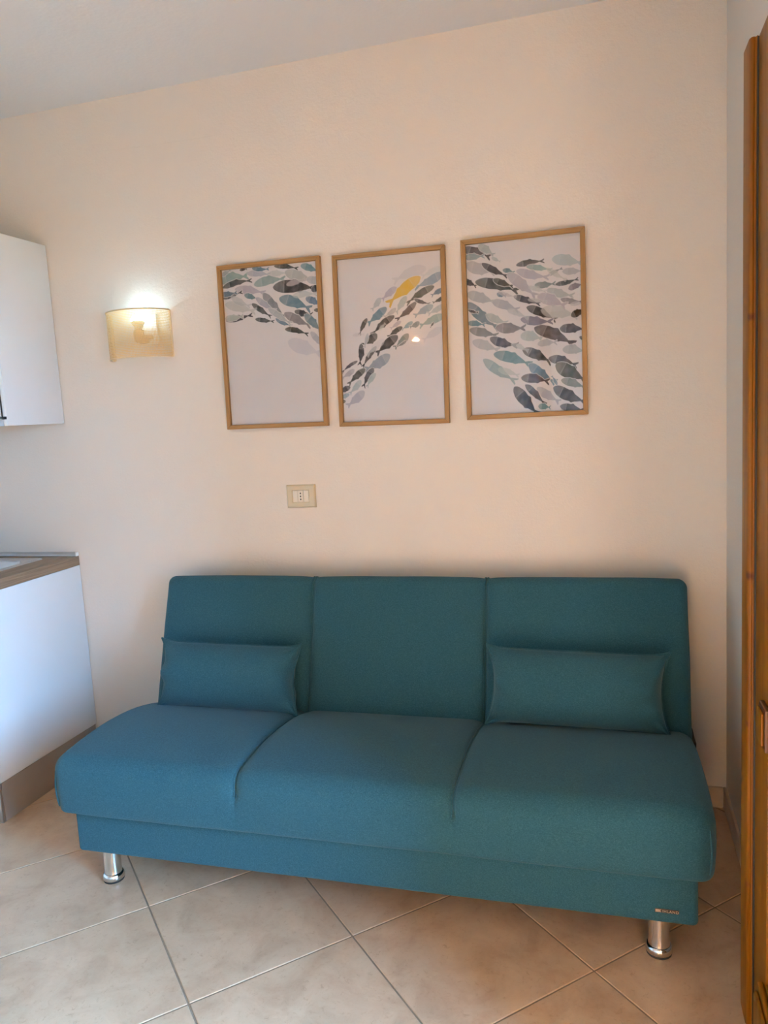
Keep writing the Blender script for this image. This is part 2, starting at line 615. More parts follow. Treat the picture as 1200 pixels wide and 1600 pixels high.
# clipped-corner lock plate half way up the stile
lp = MB().prism([(-1.185, .818), (-1.124, .818), (-1.110, .798), (-1.110, .752), (-1.124, .732), (-1.185, .732)], 0, .279, .2895).build('lock_plate', M['dark_pine'], dr, bevel=.003)
MB().prism([(-1.175, .808), (-1.130, .808), (-1.120, .792), (-1.120, .758), (-1.130, .742), (-1.175, .742)], 0, .274, .2789).build('lock_cover', PV, lp, bevel=.002)
MB().box(.303, .308, -1.4195, -1.1535, .223, ZT - .121).build('glass_pane', M['glass'], dr)
for z in (.30, 1.05, 1.80):
    MB().lathe([(.007, 0), (.007, .09)], (.352, -1.535, z), 14).build('hinge', M['dark_metal'], dr, smooth=True)

# ---- closed wooden door behind the camera (seen in the glass of the pictures)
d2 = tag(empty('door_2', (0, YO, 0)), 'closed brown door in a pine casing behind the camera', 'door', **S)
MB().box(-.46, -.385, YO, YO + .03, 0, 2.08).build('casing', PV, d2, bevel=.003)
MB().box(.30, .371, YO, YO + .03, 0, 2.08).build('casing', PV, d2, bevel=.003)
MB().box(-.3845, .2995, YO, YO + .03, 2.005, 2.08).build('casing', PC, d2, bevel=.003)
plain('grey_door', (.62, .54, .43), .5)
MB().box(-.3845, .2995, YO, YO + .018, .006, 2.0045).build('leaf', MATS['grey_door'], d2)
for z0, z1 in ((.15, .9), (1.0, 1.9)):
    MB().box(-.30, .215, YO + .018, YO + .026, z0, z1).build('raised_panel', MATS['grey_door'], d2, bevel=.006)

# ------------------------------------------------------------------ sofa
FAB = M['teal_fabric']
sofa = tag(empty('sofa_bed', (-.72, -.45, 0)), 'teal fabric armless click-clack sofa bed on chrome tube legs', 'sofa')
SEAMS = (-1.048, -.412)

def gauss(x, s):
    return np.exp(-(x / s) ** 2)

def puff(x, lo, hi):
    """0 at the seams and ends, 1 in the middle of each panel"""
    out = np.zeros_like(x)
    ed = [lo, *SEAMS, hi]
    for a, b in zip(ed[:-1], ed[1:]):
        m = (x >= a) & (x <= b)
        u = (x[m] - a) / (b - a) * 2 - 1
        out[m] = 1 - np.abs(u) ** 4
    return out

def fabric_mesh(name, P, F, parent, sub=False):
    me = bpy.data.meshes.new(name)
    me.from_pydata([tuple(p) for p in P], [], F)
    me.polygons.foreach_set('use_smooth', [True] * len(me.polygons))
    me.update()
    return link(name, me, FAB, parent)

def lumpy(P, amp, sc_):
    return np.array([noise.noise(Vector(p) * sc_) for p in P]) * amp

# base box
xs = cuts(-1.634, .196, .014, 12); ys = cuts(-.832, -.13, .014, 6); zs = cuts(.104, .262, .014, 3)
P, F, N = soft_box(xs, ys, zs, .014)
fabric_mesh('base', P, F, sofa)

# seat
x0, x1, y0, y1, z0, z1, r = -1.674, .232, -.872, -.262, .222, .445, .046
xs = cuts(x0, x1, r, 60, SEAMS); ys = cuts(y0, y1, r, 26); zs = cuts(z0, z1, r, 8)
P, F, N = soft_box(xs, ys, zs, r)
G = np.array([(xs[0], ys[0], zs[0])])
P0 = P.copy()
P[:, 2] = np.maximum(P[:, 2], .252)
P0 = P.copy()
tz = np.clip((P[:, 2] - .252) / (z1 - .252), 0, 1)
ty = (P[:, 1] - y0) / (y1 - y0)
pf = puff(P[:, 0], x0, x1)
crown = np.sin(np.pi * np.clip(ty, 0, 1)) ** .8
ztop = .445 - np.where(ty < .38, .020 * ((.38 - ty) / .38) ** 2, .066 * ((ty - .38) / .62) ** 2)
P[:, 2] += tz * (ztop - z1 + .009 * pf * crown)
front = np.clip(-N[:, 1], 0, 1)
P[:, 1] -= front * .010 * pf * np.sin(np.pi * tz)
side = N[:, 0]
P[:, 0] += side * .006 * np.sin(np.pi * tz)
dep = np.zeros(len(P))
for e in SEAMS:
    fade = np.where(N[:, 1] < -.5, np.clip((P0[:, 2] - .354) / .02, 0, 1), 1.0)
    fade = np.where(N[:, 2] < -.3, 0, fade)
    dep += (.012 * gauss(P0[:, 0] - e, .0065) + .008 * gauss(P0[:, 0] - e, .024)) * fade
P -= N * dep[:, None]
P += N * lumpy(P0, .0022, 5)[:, None]
seat = fabric_mesh('seat', P, F, sofa)
for e in SEAMS:
    sel = np.where(np.abs(P0[:, 0] - e) < 1e-5)[0]
    top = [i for i in sel if N[i, 2] > .05 and N[i, 1] < .3]
    fr_ = [i for i in sel if N[i, 2] <= .05 and N[i, 1] < -.9 and P0[i, 2] > .362]
    path = sorted(top, key=lambda i: -P0[i, 1]) + sorted(fr_, key=lambda i: -P0[i, 2])
    for dx in (-.0042, .0042):
        pts = [P[i] + N[i] * .0042 + np.array([dx, 0, 0]) for i in path]
        MB().tube(pts, .0038, 7).build('seam_piping', FAB, seat, smooth=True, angle=80)
# corner seams down the two rounded front corners
for sx, xe in ((1, x1), (-1, x0)):
    pts = []
    for q in [k / 12 for k in range(13)]:
        z = z1 - .066 + .020 * max(0, .25 - q) - q * .110
        pts.append((xe - sx * (.0132 - .0062 * math.sin(math.pi * q) * .7), y0 + .0128 - .003 * math.sin(math.pi * q), z))
    MB().tube(pts, .0030, 6).build('corner_seam', FAB, seat, smooth=True, angle=80)

# backrest
TH = math.atan2(.15, .44)
bx0, bx1, bz1, bt, r = -1.660, .236, .555, .140, .030
xs = cuts(bx0, bx1, r, 60, SEAMS); ys = cuts(0, bt, r, 4); zs = cuts(0, bz1, r, 26)
P, F, N = soft_box(xs, ys, zs, r)
P0 = P.copy()
pf = puff(P[:, 0], bx0, bx1)
v_ = P[:, 2] / bz1
front = np.clip(-N[:, 1], 0, 1)
P[:, 1] -= front * .014 * pf * np.sin(np.pi * np.clip(v_, 0, 1))
P[:, 2] += np.clip(N[:, 2], 0, 1) * .004 * pf
dep = np.zeros(len(P))
for e in SEAMS:
    dep += (.013 * gauss(P0[:, 0] - e, .0065) + .008 * gauss(P0[:, 0] - e, .024)) * (N[:, 1] < .3) * (1 - .75 * np.clip(N[:, 2], 0, 1))
P -= N * dep[:, None]
P += N * lumpy(P0, .0022, 5)[:, None]
def lean(Q):
    Q = np.asarray(Q, float)
    c_, s_ = math.cos(TH), math.sin(TH)
    out = Q.copy()
    out[..., 1] = -.332 + Q[..., 1] * c_ + Q[..., 2] * s_
    out[..., 2] = .322 - Q[..., 1] * s_ + Q[..., 2] * c_
    return out
back = fabric_mesh('backrest', lean(P), F, sofa)
for e in SEAMS:
    sel = np.where(np.abs(P0[:, 0] - e) < 1e-5)[0]
    fr_ = [i for i in sel if N[i, 1] < -.05 and P0[i, 2] > .02]
    tp = [i for i in sel if N[i, 2] > .99]
    path = sorted(fr_, key=lambda i: P0[i, 2]) + sorted(tp, key=lambda i: P0[i, 1])
    for dx in (-.0042, .0042):
        pts = lean([P[i] + N[i] * .0042 + np.array([dx, 0, 0]) for i in path])
        MB().tube(pts, .0038, 7).build('seam_piping', FAB, back, smooth=True, angle=80)
# folding hinges at the two ends of the sofa
for xa, xb in ((bx1 - .052, bx1 + .010), (bx0 - .008, bx0 + .05)):
    MB().box(xa, xb, -.30, -.18, .27, .36).build('folding_hinge', M['dark_metal'], sofa, bevel=.006)

# legs
for (lx, ly) in ((-1.540, -.795), (.103, -.795), (-1.540, -.20), (.103, -.20)):
    lg = MB().lathe([(.0285, .012), (.0285, .024), (.0270, .030), (.0262, .040), (.0262, .106)], (lx, ly, 0), 40).build('leg', M['chrome'], sofa, smooth=True)
    MB().lathe([(.0305, .004), (.0335, .008), (.0338, .016), (.0325, .022), (.0288, .0265), (.0272, .0268)], (lx, ly, 0), 40).build('foot_collar', M['chrome'], lg, smooth=True, angle=60)
    MB().lathe([(.0315, 0), (.0325, .004), (.030, .006)], (lx, ly, 0), 40).build('foot_pad', M['rubber_and_gap_shade'], lg, smooth=True)

# maker's badge on the base front
bd = MB().box(.092, .150, -.8342, -.8318, .1365, .1465).build('badge', M['badge_bronze'], sofa, bevel=.0008)
bd['label'] = 'small bronze maker badge with raised lettering'
MB().prism([(.0935, .1385), (.0935, .1450), (.1075, .1450), (.1040, .1420), (.1075, .1385)], 1, -.8352, -.8343).build('badge_emblem', M['badge_pale'], bd)
cu = bpy.data.curves.new('badge_lettering', 'FONT')
cu.body = 'IHLAND'
cu.size = .0098
cu.extrude = .0003
cu.space_character = 1.12
cu.materials.append(M['badge_pale'])
tmp = bpy.data.objects.new('lettering_curve', cu)
lm = bpy.data.meshes.new_from_object(tmp)
bpy.data.objects.remove(tmp)
bt_ = link('badge_lettering', lm, M['badge_pale'])
bt_.parent = bd
bt_.location = (.110, -.8347, .1381)
bt_.rotation_euler = (math.pi / 2, 0, 0)

# ------------------------------------------------------------------ bolster cushions
def cushion(name, label, cx, cy, cz, L, Hh, T, rz, rx, tilt, seed):
    rnd = random.Random(seed)
    nu, nv = 72, 34
    us = [math.sin(math.pi / 2 * (-1 + 2 * i / nu)) for i in range(nu + 1)]
    vs = [math.sin(math.pi / 2 * (-1 + 2 * j / nv)) for j in range(nv + 1)]
    ph = [rnd.uniform(0, 6.28) for _ in range(8)]
    def pt(u, v, s):
        au = abs(u)
        end = au ** 9
        x = u * L / 2 * (1 - .10 * (1 - v * v) * au ** 4 + .002 * math.sin(5 * v + ph[0]) * end)
        z = v * Hh / 2 * (1 - .05 * (1 - au ** 8) + .06 * au ** 14)
        th = T / 2 * max(0, 1 - au ** 7) ** .62 * max(0, 1 - abs(v) ** 2.1) ** .55
        # gathers that run in from the pinched ends
        g = (au ** 6) * (1 - au ** 24) * (1 - v * v)
        th += g * T * .10 * math.sin(6.0 * v + ph[1 if u > 0 else 2] + s) + g * T * .08 * math.sin(11 * v + ph[3] + 3 * u)
        th += T * .018 * noise.noise(Vector((u * 3, v * 2, seed + s))) * (1 - au ** 4) * (1 - v * v)
        th *= 1 - .45 * au ** 5 * v * v
        rad = math.hypot((1 - au) * L / 2, (1 - abs(v)) * Hh / 2)
        an = math.atan2((1 - abs(v)) * Hh / 2, (1 - au) * L / 2 + 1e-6)
        th += .0085 * math.sin(8 * an + ph[5] + (2 if u > 0 else 0) + (1 if v > 0 else 0)) * math.exp(-rad / .045) * min(1, rad / .02)
        bend = .004 * math.sin(6 * v + ph[4]) * au ** 10
        return (x, s * max(th, .0012) + bend, z)
    V, F = [], []
    for s in (-1, 1):
        base = len(V)
        for i, u in enumerate(us):
            for j, v in enumerate(vs):
                V.append(pt(u, v, s))
        for i in range(nu):
            for j in range(nv):
                a = base + i * (nv + 1) + j
                q = (a, a + nv + 1, a + nv + 2, a + 1)
                F.append(q if s < 0 else q[::-1])
    root = tag(empty(name, (cx, cy, cz)), label, 'cushion', 'bolster cushions on the sofa')
    me = bpy.data.meshes.new('cover')
    me.from_pydata(V, [], F)
    bm = bmesh.new(); bm.from_mesh(me)
    bmesh.ops.remove_doubles(bm, verts=bm.verts, dist=.0006)
    bm.to_mesh(me); bm.free()
    me.polygons.foreach_set('use_smooth', [True] * len(me.polygons))
    cov = link('cover', me, FAB)
    rim = [pt(u, -1, 0) for u in us] + [pt(1, v, 0) for v in vs[1:]] + [pt(u, 1, 0) for u in us[::-1][1:]] + [pt(-1, v, 0) for v in vs[::-1][1:-1]]
    rim = [(p[0], p[1], p[2]) for p in rim]
    pip = MB().tube(rim, .0032, 7, closed=True).build('edge_seam', FAB, None, smooth=True, angle=80)
    for o in (cov, pip):
        o.parent = root
    root.rotation_euler = Matrix.Rotation(rz, 3, 'Z').to_4x4().to_3x3().to_euler() if False else (rx, tilt, rz)
    return root
cushion('bolster_cushion', 'teal bolster cushion leaning at the left end of the sofa', -1.312, -.366, .529, .552, .236, .155, 0, -.27, 0.012, 3)
cushion('bolster_cushion', 'teal bolster cushion leaning at the right end of the sofa', -.112, -.366, .540, .560, .240, .155, 0, -.27, 0.018, 8)

# ------------------------------------------------------------------ framed prints
FISH = (
    '-16 38 113 29 .36 B; -2 64 125 47 .20 D; 106 21 203 33 .28 L; 128 3 199 11 .26 T; 220 3 318 21 .22 D; 188 32 274 33 .30 P; 262 28 382 70 .34 L; 328 9 401 40 .36 T; 132 64 265 53 .28 B; 50 74 178 99 .26 L; 210 80 393 99 .29 K; 365 102 420 97 .55 K; -5 105 82 87 .24 D; -15 88 60 86 .30 T; 88 97 146 117 .36 T; 168 98 259 199 .30 G; 233 122 361 173 .34 T; 341 129 402 162 .42 T; 118 133 197 188 .24 D; 293 174 365 191 .36 K; 371 176 416 173 .35 K; 2 188 119 174 .22 D; 0 181 79 177 .34 L; 128 191 207 206 .24 D; 213 196 278 228 .26 T; 250 237 344 264 .24 K; 250 178 358 234 .30 G; 333 189 397 258 .36 T; 354 254 403 317 .32 L; 259 283 397 339 .40 Q; 4 126 133 164 .30 P; 32 100 113 142 .32 P; 348 61 421 81 .42 L; 136 112 215 167 .26 L; 185 156 278 220 .22 L; -4 20 39 1 .36 L; 76 6 107 3 .40 K; 267 75 343 63 .26 P; 289 117 389 119 .26 P',
    '337 55 211 93 .34 Q; 398 60 318 85 .34 Q; 400 77 289 121 .30 B; 225 114 166 155 .38 L; 364 121 257 177 .24 D; 162 146 126 187 .44 L; 260 148 218 206 .36 L; 183 182 107 236 .36 T; 219 187 171 216 .34 L; 296 171 217 229 .26 D; 288 160 347 181 .24 D; 212 213 122 277 .26 K; 107 215 75 274 .28 K; 47 274 94 273 .34 Q; 143 274 87 312 .50 D; 358 187 286 220 .36 B; 399 134 352 154 .40 T; 400 160 356 178 .32 D; 397 189 337 217 .34 L; 399 224 303 257 .32 B; 280 239 237 264 .36 B; 306 243 268 258 .50 G; 241 255 184 288 .32 K; 236 234 195 259 .34 L; 263 281 207 328 .40 G; 222 285 136 346 .36 K; 390 268 315 309 .36 Q; 190 352 88 400 .38 B; 80 305 70 383 .32 K; 139 318 81 392 .22 D; 63 367 -1 406 .18 D; 92 397 22 453 .30 D; 30 460 -20 485 .40 K; 124 396 81 465 .34 D; 85 479 13 532 .40 L; 74 439 25 487 .36 L; 132 415 95 465 .32 L; 49 398 -2 427 .36 L; 25 487 -16 506 .40 B; 9 512 -21 520 .50 K; 170 295 100 349 .30 Q; 255 305 216 324 .24 G; 359 246 345 265 .30 D; 108 269 92 321 .26 L; 152 263 177 238 .3 Q; 314 84 188 173 .30 Y',
    '-11 11 87 50 .32 D; 45 4 99 45 .42 L; -7 40 65 43 .34 B; -3 63 102 100 .40 L; 54 67 145 120 .24 D; 90 50 121 67 .4 L; 127 96 168 109 .40 T; 174 85 271 80 .24 D; 209 93 297 113 .24 B; 277 133 331 110 .24 G; 296 76 402 102 .38 L; 330 121 402 126 .36 L; -14 116 34 143 .42 K; 29 127 182 175 .26 D; 93 124 164 155 .30 D; 143 109 242 198 .30 L; 174 103 286 136 .28 L; 235 158 307 158 .34 G; 305 162 384 150 .24 D; 349 181 401 169 .42 G; 276 177 368 205 .34 L; 322 212 398 227 .28 G; -2 164 101 203 .36 L; 104 174 136 184 .55 T; 162 188 255 223 .25 D; 87 199 180 237 .34 L; 244 194 341 238 .40 L; 206 228 307 282 .28 K; 184 268 296 284 .30 G; 256 243 380 272 .36 P; 356 272 406 252 .50 K; -1 196 110 294 .28 T; 63 242 138 278 .36 L; -4 266 59 278 .34 T; 2 289 104 318 .32 G; 96 290 201 299 .38 G; 74 325 172 357 .34 D; 11 331 107 370 .36 L; 182 324 259 342 .50 L; 230 301 367 370 .30 D; 317 311 405 320 .40 D; 325 382 404 395 .44 L; 240 358 307 357 .40 L; 86 380 218 428 .30 T; 188 372 288 424 .34 D; 277 408 375 440 .34 D; 301 430 407 493 .42 D; 48 396 164 482 .26 B; 101 434 174 462 .30 P; 209 423 300 493 .34 T; 180 469 278 489 .36 D; 234 507 312 561 .36 L; 155 499 239 603 .34 K; 194 493 262 568 .26 D; 237 571 280 578 .55 T; 291 508 406 567 .34 K; 318 485 402 517 .34 G; 312 575 396 594 .36 D; 139 233 211 266 .26 P; 212 204 275 219 .2 P; 277 105 343 150 .24 P; 149 351 208 378 .30 P; 109 168 172 191 .2 P; 0 221 37 233 .3 K; 304 502 287 469 .3 T; 214 160 276 183 .26 P; 354 234 400 234 .3 P; 383 343 405 358 .5 D',
)
INK = dict(K=((10, 10, 18), 1.0), D=((34, 36, 41), .98), G=((92, 98, 103), .88), L=((142, 146, 152), .75), B=((106, 132, 142), .85),
           T=((66, 106, 120), .92), P=((160, 158, 160), .6), Q=((172, 170, 174), .45), Y=((206, 150, 4), 1.0))

def paint(k, NX, NY):
    W_, H_ = 391.0, 591.0
    X, Y = np.meshgrid(np.linspace(0, W_, NX), np.linspace(0, H_, NY))
    paper = np.array(s2l((206, 199, 198)))
    img = np.ones((NY, NX, 3)) * paper
    wash = .5 + .5 * np.sin(X / 61 + np.sin(Y / 83) * 1.7) * np.sin(Y / 47 + np.cos(X / 39))
    img *= (1 - .025 * wash)[..., None]
    rnd = random.Random(40 + k)
    wob = 1.6 * np.sin(X / 6.1 + 1.3 * np.sin(Y / 7.7)) * np.sin(Y / 5.3 + np.sin(X / 9.1))
    for it in FISH[k].split(';'):
        a = it.split()
        hx, hy, tx, ty_ = map(float, a[:4])
        wr_, code = float(a[4]), a[5]
        col, op = INK[code]
        col = np.array(s2l([min(255, c + rnd.uniform(-9, 9)) for c in col]))
        L_ = math.hypot(tx - hx, ty_ - hy)
        ex, ey = (tx - hx) / L_, (ty_ - hy) / L_
        s = ((X - hx) * ex + (Y - hy) * ey) / L_
        tt = (-(X - hx) * ey + (Y - hy) * ex + wob * .35) / L_
        bendy = rnd.uniform(-.05, .05)
        tt = tt - bendy * np.sin(np.pi * np.clip(s, -.2, 1.2))
        sc1 = np.clip(s, 0, 1)
        hw = wr_ / 2 * .9
        body = hw * np.clip(np.sin(np.pi * np.clip(sc1 / .86, 0, 1) ** .72), 0, 1) ** .8
        ped = hw * .17 * ((sc1 > .66) & (sc1 <= .84))
        tail = hw * (.17 + np.clip((sc1 - .82) / .18, 0, 1) * .62) * (sc1 > .82)
        fin = hw * .26 * np.clip(1 - np.abs((s - .50) / .09), 0, 1) * (tt * (1 if ey * ex > -2 else -1) < 0)
        fin2 = hw * .20 * np.clip(1 - np.abs((s - .60) / .07), 0, 1) * (tt > 0)
        half = np.maximum(np.maximum(body, ped), tail) + fin + fin2
        d = (half - np.abs(tt)) * L_
        notch = (s > .93) & (np.abs(tt) < (s - .93) / .07 * hw * .45)
        inside = np.clip(d / 1.3 + .3, 0, 1) * (s > 0) * (s < 1) * (~notch)
        edge = np.clip(1 - d / 2.4, 0, 1)
        q1, q2, q3 = rnd.uniform(7, 14), rnd.uniform(6, 12), rnd.uniform(0, 6)
        mott = .5 + .5 * np.sin(X / q1 + 1.4 * np.sin(Y / q2 + q3)) * np.sin(Y / q2 + 1.2 * np.sin(X / q1 * 1.3))
        op_map = op * (.90 + .12 * mott)
        head = (s < .24)
        op_map = op_map * np.where(head, .86, 1.0) * np.where(np.abs(s - .245) < .012, .80, 1)
        op_map = np.clip(op_map + .14 * edge * (op > .5), 0, 1)
        gap = (np.clip((d + 2.6) / 1.2, 0, 1) * (s > -.02) * (s < 1.02) * (.8 if op > .6 else .35))[..., None]
        img = img * (1 - gap) + paper * gap
        A = (inside * op_map)[..., None]
        lay = img * (1 - A) + col * A
        img = lay
    return np.clip(img, 0, 1)

FW, FH, RW, FD = .415, .615, .0165, .021
def picture(k, cx, cz, ang, label):
    root = tag(empty('picture_frame', (cx, 0, cz)), label, 'picture', 'framed fish prints above the sofa')
    def rail(p, mat):
        o = MB().prism(p, 1, -FD, -.001).build('frame_rail', mat, None, bevel=.0012, seg=1)
        o.parent = root
    a, b, c_, d_ = FW / 2, FH / 2, FW / 2 - RW, FH / 2 - RW
    g = .0002
    rail([(-a, b), (a, b), (c_ + g, d_), (-c_ - g, d_)][::-1], M['oak_horizontal'])
    rail([(-a, -b), (a, -b), (c_ + g, -d_), (-c_ - g, -d_)], M['oak_horizontal'])
    rail([(-a, -b), (-a, b), (-c_, d_ + g), (-c_, -d_ - g)], M['oak_vertical'])
    rail([(a, -b), (a, b), (c_, d_ + g), (c_, -d_ - g)], M['oak_vertical'])
    o = MB().box(-c_ - .004, c_ + .004, -.007, -.002, -d_ - .004, d_ + .004).build('backing_board', M['backing_board'])
    o.parent = root
    NX, NY = 255, 385
    img = paint(k, NX, NY)
    V = [(-c_ + 2 * c_ * i / (NX - 1), -.0085, d_ - 2 * d_ * j / (NY - 1)) for j in range(NY) for i in range(NX)]
    F = [(j * NX + i, (j + 1) * NX + i, (j + 1) * NX + i + 1, j * NX + i + 1) for j in range(NY - 1) for i in range(NX - 1)]
    me = bpy.data.meshes.new('print')
    me.from_pydata(V, [], F)
    at = me.color_attributes.new('ink', 'FLOAT_COLOR', 'POINT')
    at.data.foreach_set('color', np.concatenate([img.reshape(-1, 3), np.ones((NX * NY, 1))], axis=1).astype(np.float32).ravel())
    o = link('print', me, M['fish_print'])
    o.parent = root
    o['label'] = 'watercolour print of a shoal of fish'
    o = MB().box(-c_ - .002, c_ + .002, -.0135, -.0120, -d_ - .002, d_ + .002).build('glass_pane', M['glass'])
    o.parent = root
    root.rotation_euler = (0, -math.radians(ang), 0)
picture(0, -1.2052, 1.7000, -.78, 'oak framed fish print with grey shoal along its top, blank below')
picture(1, -.7438, 1.6879, -.95, 'oak framed fish print with one yellow fish in a dark shoal')
picture(2, -.2694, 1.6907, -.17, 'oak framed print filled with a dense grey and teal fish shoal')

# ------------------------------------------------------------------ cane wall lamps
def sconce(label, cx, wy, sgn, zlo, zhi, a, d, bulb, n_v=70, n_h=30, cover=.19):
    """half-round woven shade on the wall at y=wy; sgn=-1 faces -y"""
    root = tag(empty('wall_lamp', (cx, wy, zlo)), label, 'lamp', 'cane wall lamps')
    def arc(t_, off=0.0):
        return (cx - (a - off) * math.cos(math.pi * t_), wy + sgn * (.006 + (d - off) * math.sin(math.pi * t_)))
    m = MB()
    hz = zhi - zlo
    w = hz / n_h
    NS = 72
    def ribbon(pts, wdir, hw_, nrm):
        V, F = [], []
        for p, nn in zip(pts, nrm):
            wd = Vector(wdir) if wdir else Vector((-nn.y, nn.x, 0))
            V += [p - wd * hw_, p + wd * hw_]
        for i in range(len(pts) - 1):
            F.append((i * 2, i * 2 + 1, i * 2 + 3, i * 2 + 2))
        m.add(V, F)
    def nrm(t_):
        n_ = Vector((-math.cos(math.pi * t_) / a, sgn * math.sin(math.pi * t_) / d, 0))
        return n_.normalized()
    for j in range(n_h):
        z = zlo + w * (j + .5)
        pts, ns = [], []
        for i in range(NS + 1):
            x, y = arc(i / NS)
            n_ = nrm(i / NS)
            pts.append(Vector((x, y, z)) + n_ * .0004)
            ns.append(n_)
        ribbon(pts, (0, 0, 1), w * cover, ns)
    for i in range(n_v + 1):
        t_ = i / n_v
        x, y = arc(t_)
        n_ = nrm(t_)
        ribbon([Vector((x, y, zlo)) - n_ * .0004, Vector((x, y, zhi)) - n_ * .0004], None, w * cover * .95, [n_, n_])
    wv = m.build('woven_shade', M['cane'], root)
    wv['kind'] = 'stuff'
    for z in (zlo, zhi):
        MB().tube([(*arc(i / 60), z) for i in range(61)], .0028, 8).build('shade_rim', M['cane_rim'], wv, smooth=True, angle=80)
    for t_ in (0, 1):
        x, y = arc(t_)
        MB().box(x - .0035, x + .0035, min(y, wy), max(y, wy) + .003, zlo, zhi).build('shade_edge', M['cane_rim'], wv, bevel=.001)
    # wall plate, arm, lamp holder, bulb
    zc = zhi - .045
    bx, by = cx + .024, wy + sgn * .058
    MB().box(cx + .020, cx + .075, min(wy, wy + sgn * .012), max(wy, wy + sgn * .012), zhi - .125, zhi - .012).build('wall_plate', M['paint_white'], root, bevel=.003)
    MB().tube([(cx + .050, wy + sgn * .010, zc - .055), (cx + .045, wy + sgn * .036, zc - .057), (bx, by, zc - .050)], .009, 12).build('arm', M['lamp_wood'], root, smooth=True)
    MB().lathe([(.014, -.075), (.019, -.070), (.0205, -.040), (.019, -.030), (.015, -.027)], (bx, by, zc), 28).build('lamp_holder', M['lamp_wood'], root, smooth=True)
    MB().box(min(bx, cx + .062), max(bx, cx + .062), by - .010, by + .010, zc - .082, zc - .052).build('switch_block', M['lamp_wood'], root, bevel=.004)
    MB().lathe([(.0135, -.030), (.0150, -.024), (.0195, -.012), (.0245, -.004), (.0262, .003)], (bx, by, zc), 32).build('bulb_collar', M['cream_plastic'], root, smooth=True, angle=60)
    prof = [(.0264, .0035)] + [(.0268 * math.cos(math.radians(q)), .0035 + .0268 * math.sin(math.radians(q))) for q in range(10, 90, 10)] + [(.0006, .0303)]
    bl = MB().lathe(prof, (bx, by, zc), 32).build('bulb', M[bulb], root, smooth=True, angle=80)
    bl['label'] = 'lit round bulb'
sconce('half-round woven cane wall lamp glowing between the white wall cabinet and the pictures', -1.766, 0, -1, 1.692, 1.872, .132, .112, 'bulb_cool')
sconce('small woven cane wall lamp behind the camera, mirrored in the middle picture', -1.40, YO, 1, 1.82, 1.99, .078, .085, 'bulb_warm', 44, 30, .30)

# ------------------------------------------------------------------ socket
so = tag(empty('wall_socket', (-1.135, 0, 1.127)), 'ivory three-module wall socket above the sofa', 'socket')
pw, ph_ = .0595, .0445
ow, oh = .0335, .0225
pl = MB()
def ring(hw_, hh, y): return [(-1.135 - hw_, y, 1.127 - hh), (-1.135 + hw_, y, 1.127 - hh), (-1.135 + hw_, y, 1.127 + hh), (-1.135 - hw_, y, 1.127 + hh)]
rs = [ring(pw, ph_, 0), ring(pw, ph_, -.004), ring(pw - .005, ph_ - .005, -.0095), ring(ow + .003, oh + .003, -.0105), ring(ow, oh, -.0085), ring(ow, oh, -.002)]
V = [p for q in rs for p in q]
F = [(i * 4 + k, i * 4 + (k + 1) % 4, (i + 1) * 4 + (k + 1) % 4, (i + 1) * 4 + k) for i in range(5) for k in range(4)] + [(20, 21, 22, 23)]
pl.add(V, F).build('cover_plate', M['ivory_plastic'], so, bevel=.0008, seg=2)
for k in (-1, 0, 1):
    cx = -1.135 + k * .0223
    md = MB().box(cx - .0107, cx + .0107, -.0095 if k else -.0105, -.0022, 1.127 - .0220, 1.127 + .0220).build('socket_module', M['cream_plastic'], so, bevel=.001)
    if k == 0:
        for dz in (-.0115, 0, .0115):
            ho = MB()
            pts = [(cx + .0026 * math.cos(q * math.pi / 8), 1.127 + dz + .0032 * math.sin(q * math.pi / 8)) for q in range(16)]
            ho.prism(pts, 1, -.0108, -.0104)
            ho.build('pin_hole', M['socket_hole'], md)

# ------------------------------------------------------------------ kitchen corner
KX = -2.171
WL = M['white_laminate']
wc = tag(empty('wall_cabinet', (-2.57, 0, 1.457)), 'white laminate wall cabinet hung above the kitchen worktop', 'cabinet')
MB().box(KX - .018, KX, -.322, -.004, 1.457, 2.173).build('end_panel', WL, wc, bevel=.0012)
MB().box(XL + .002, KX - .0185, -.318, -.004, 1.462, 1.480).build('bottom_panel', WL, wc, bevel=.001)
MB().box(XL + .002, KX - .0185, -.318, -.004, 2.155, 2.173).build('top_panel', WL, wc, bevel=.001)
MB().box(XL + .002, KX - .0185, -.012, -.004, 1.481, 2.154).build('back_panel', WL, wc)
MB().box(XL + .002, KX - .0185, -.322, -.3185, 1.457, 1.486).build('light_rail', M['aluminium'], wc, bevel=.001)
for (xa, xb) in ((-2.995, -2.594), (-2.590, -2.193)):
    dd = MB().box(xa, xb, -.342, -.3235, 1.490, 2.172).build('door', WL, wc, bevel=.0015)
    MB().box(xa + .002, xb - .002, -.3425, -.3423, 1.4915, 1.4935).build('edge_strip', M['aluminium'], dd)
MB().box(KX - .0185, KX - .0005, -.327, -.3225, 1.481, 1.492).build('door_buffer', M['dark_metal'], wc, bevel=.001)

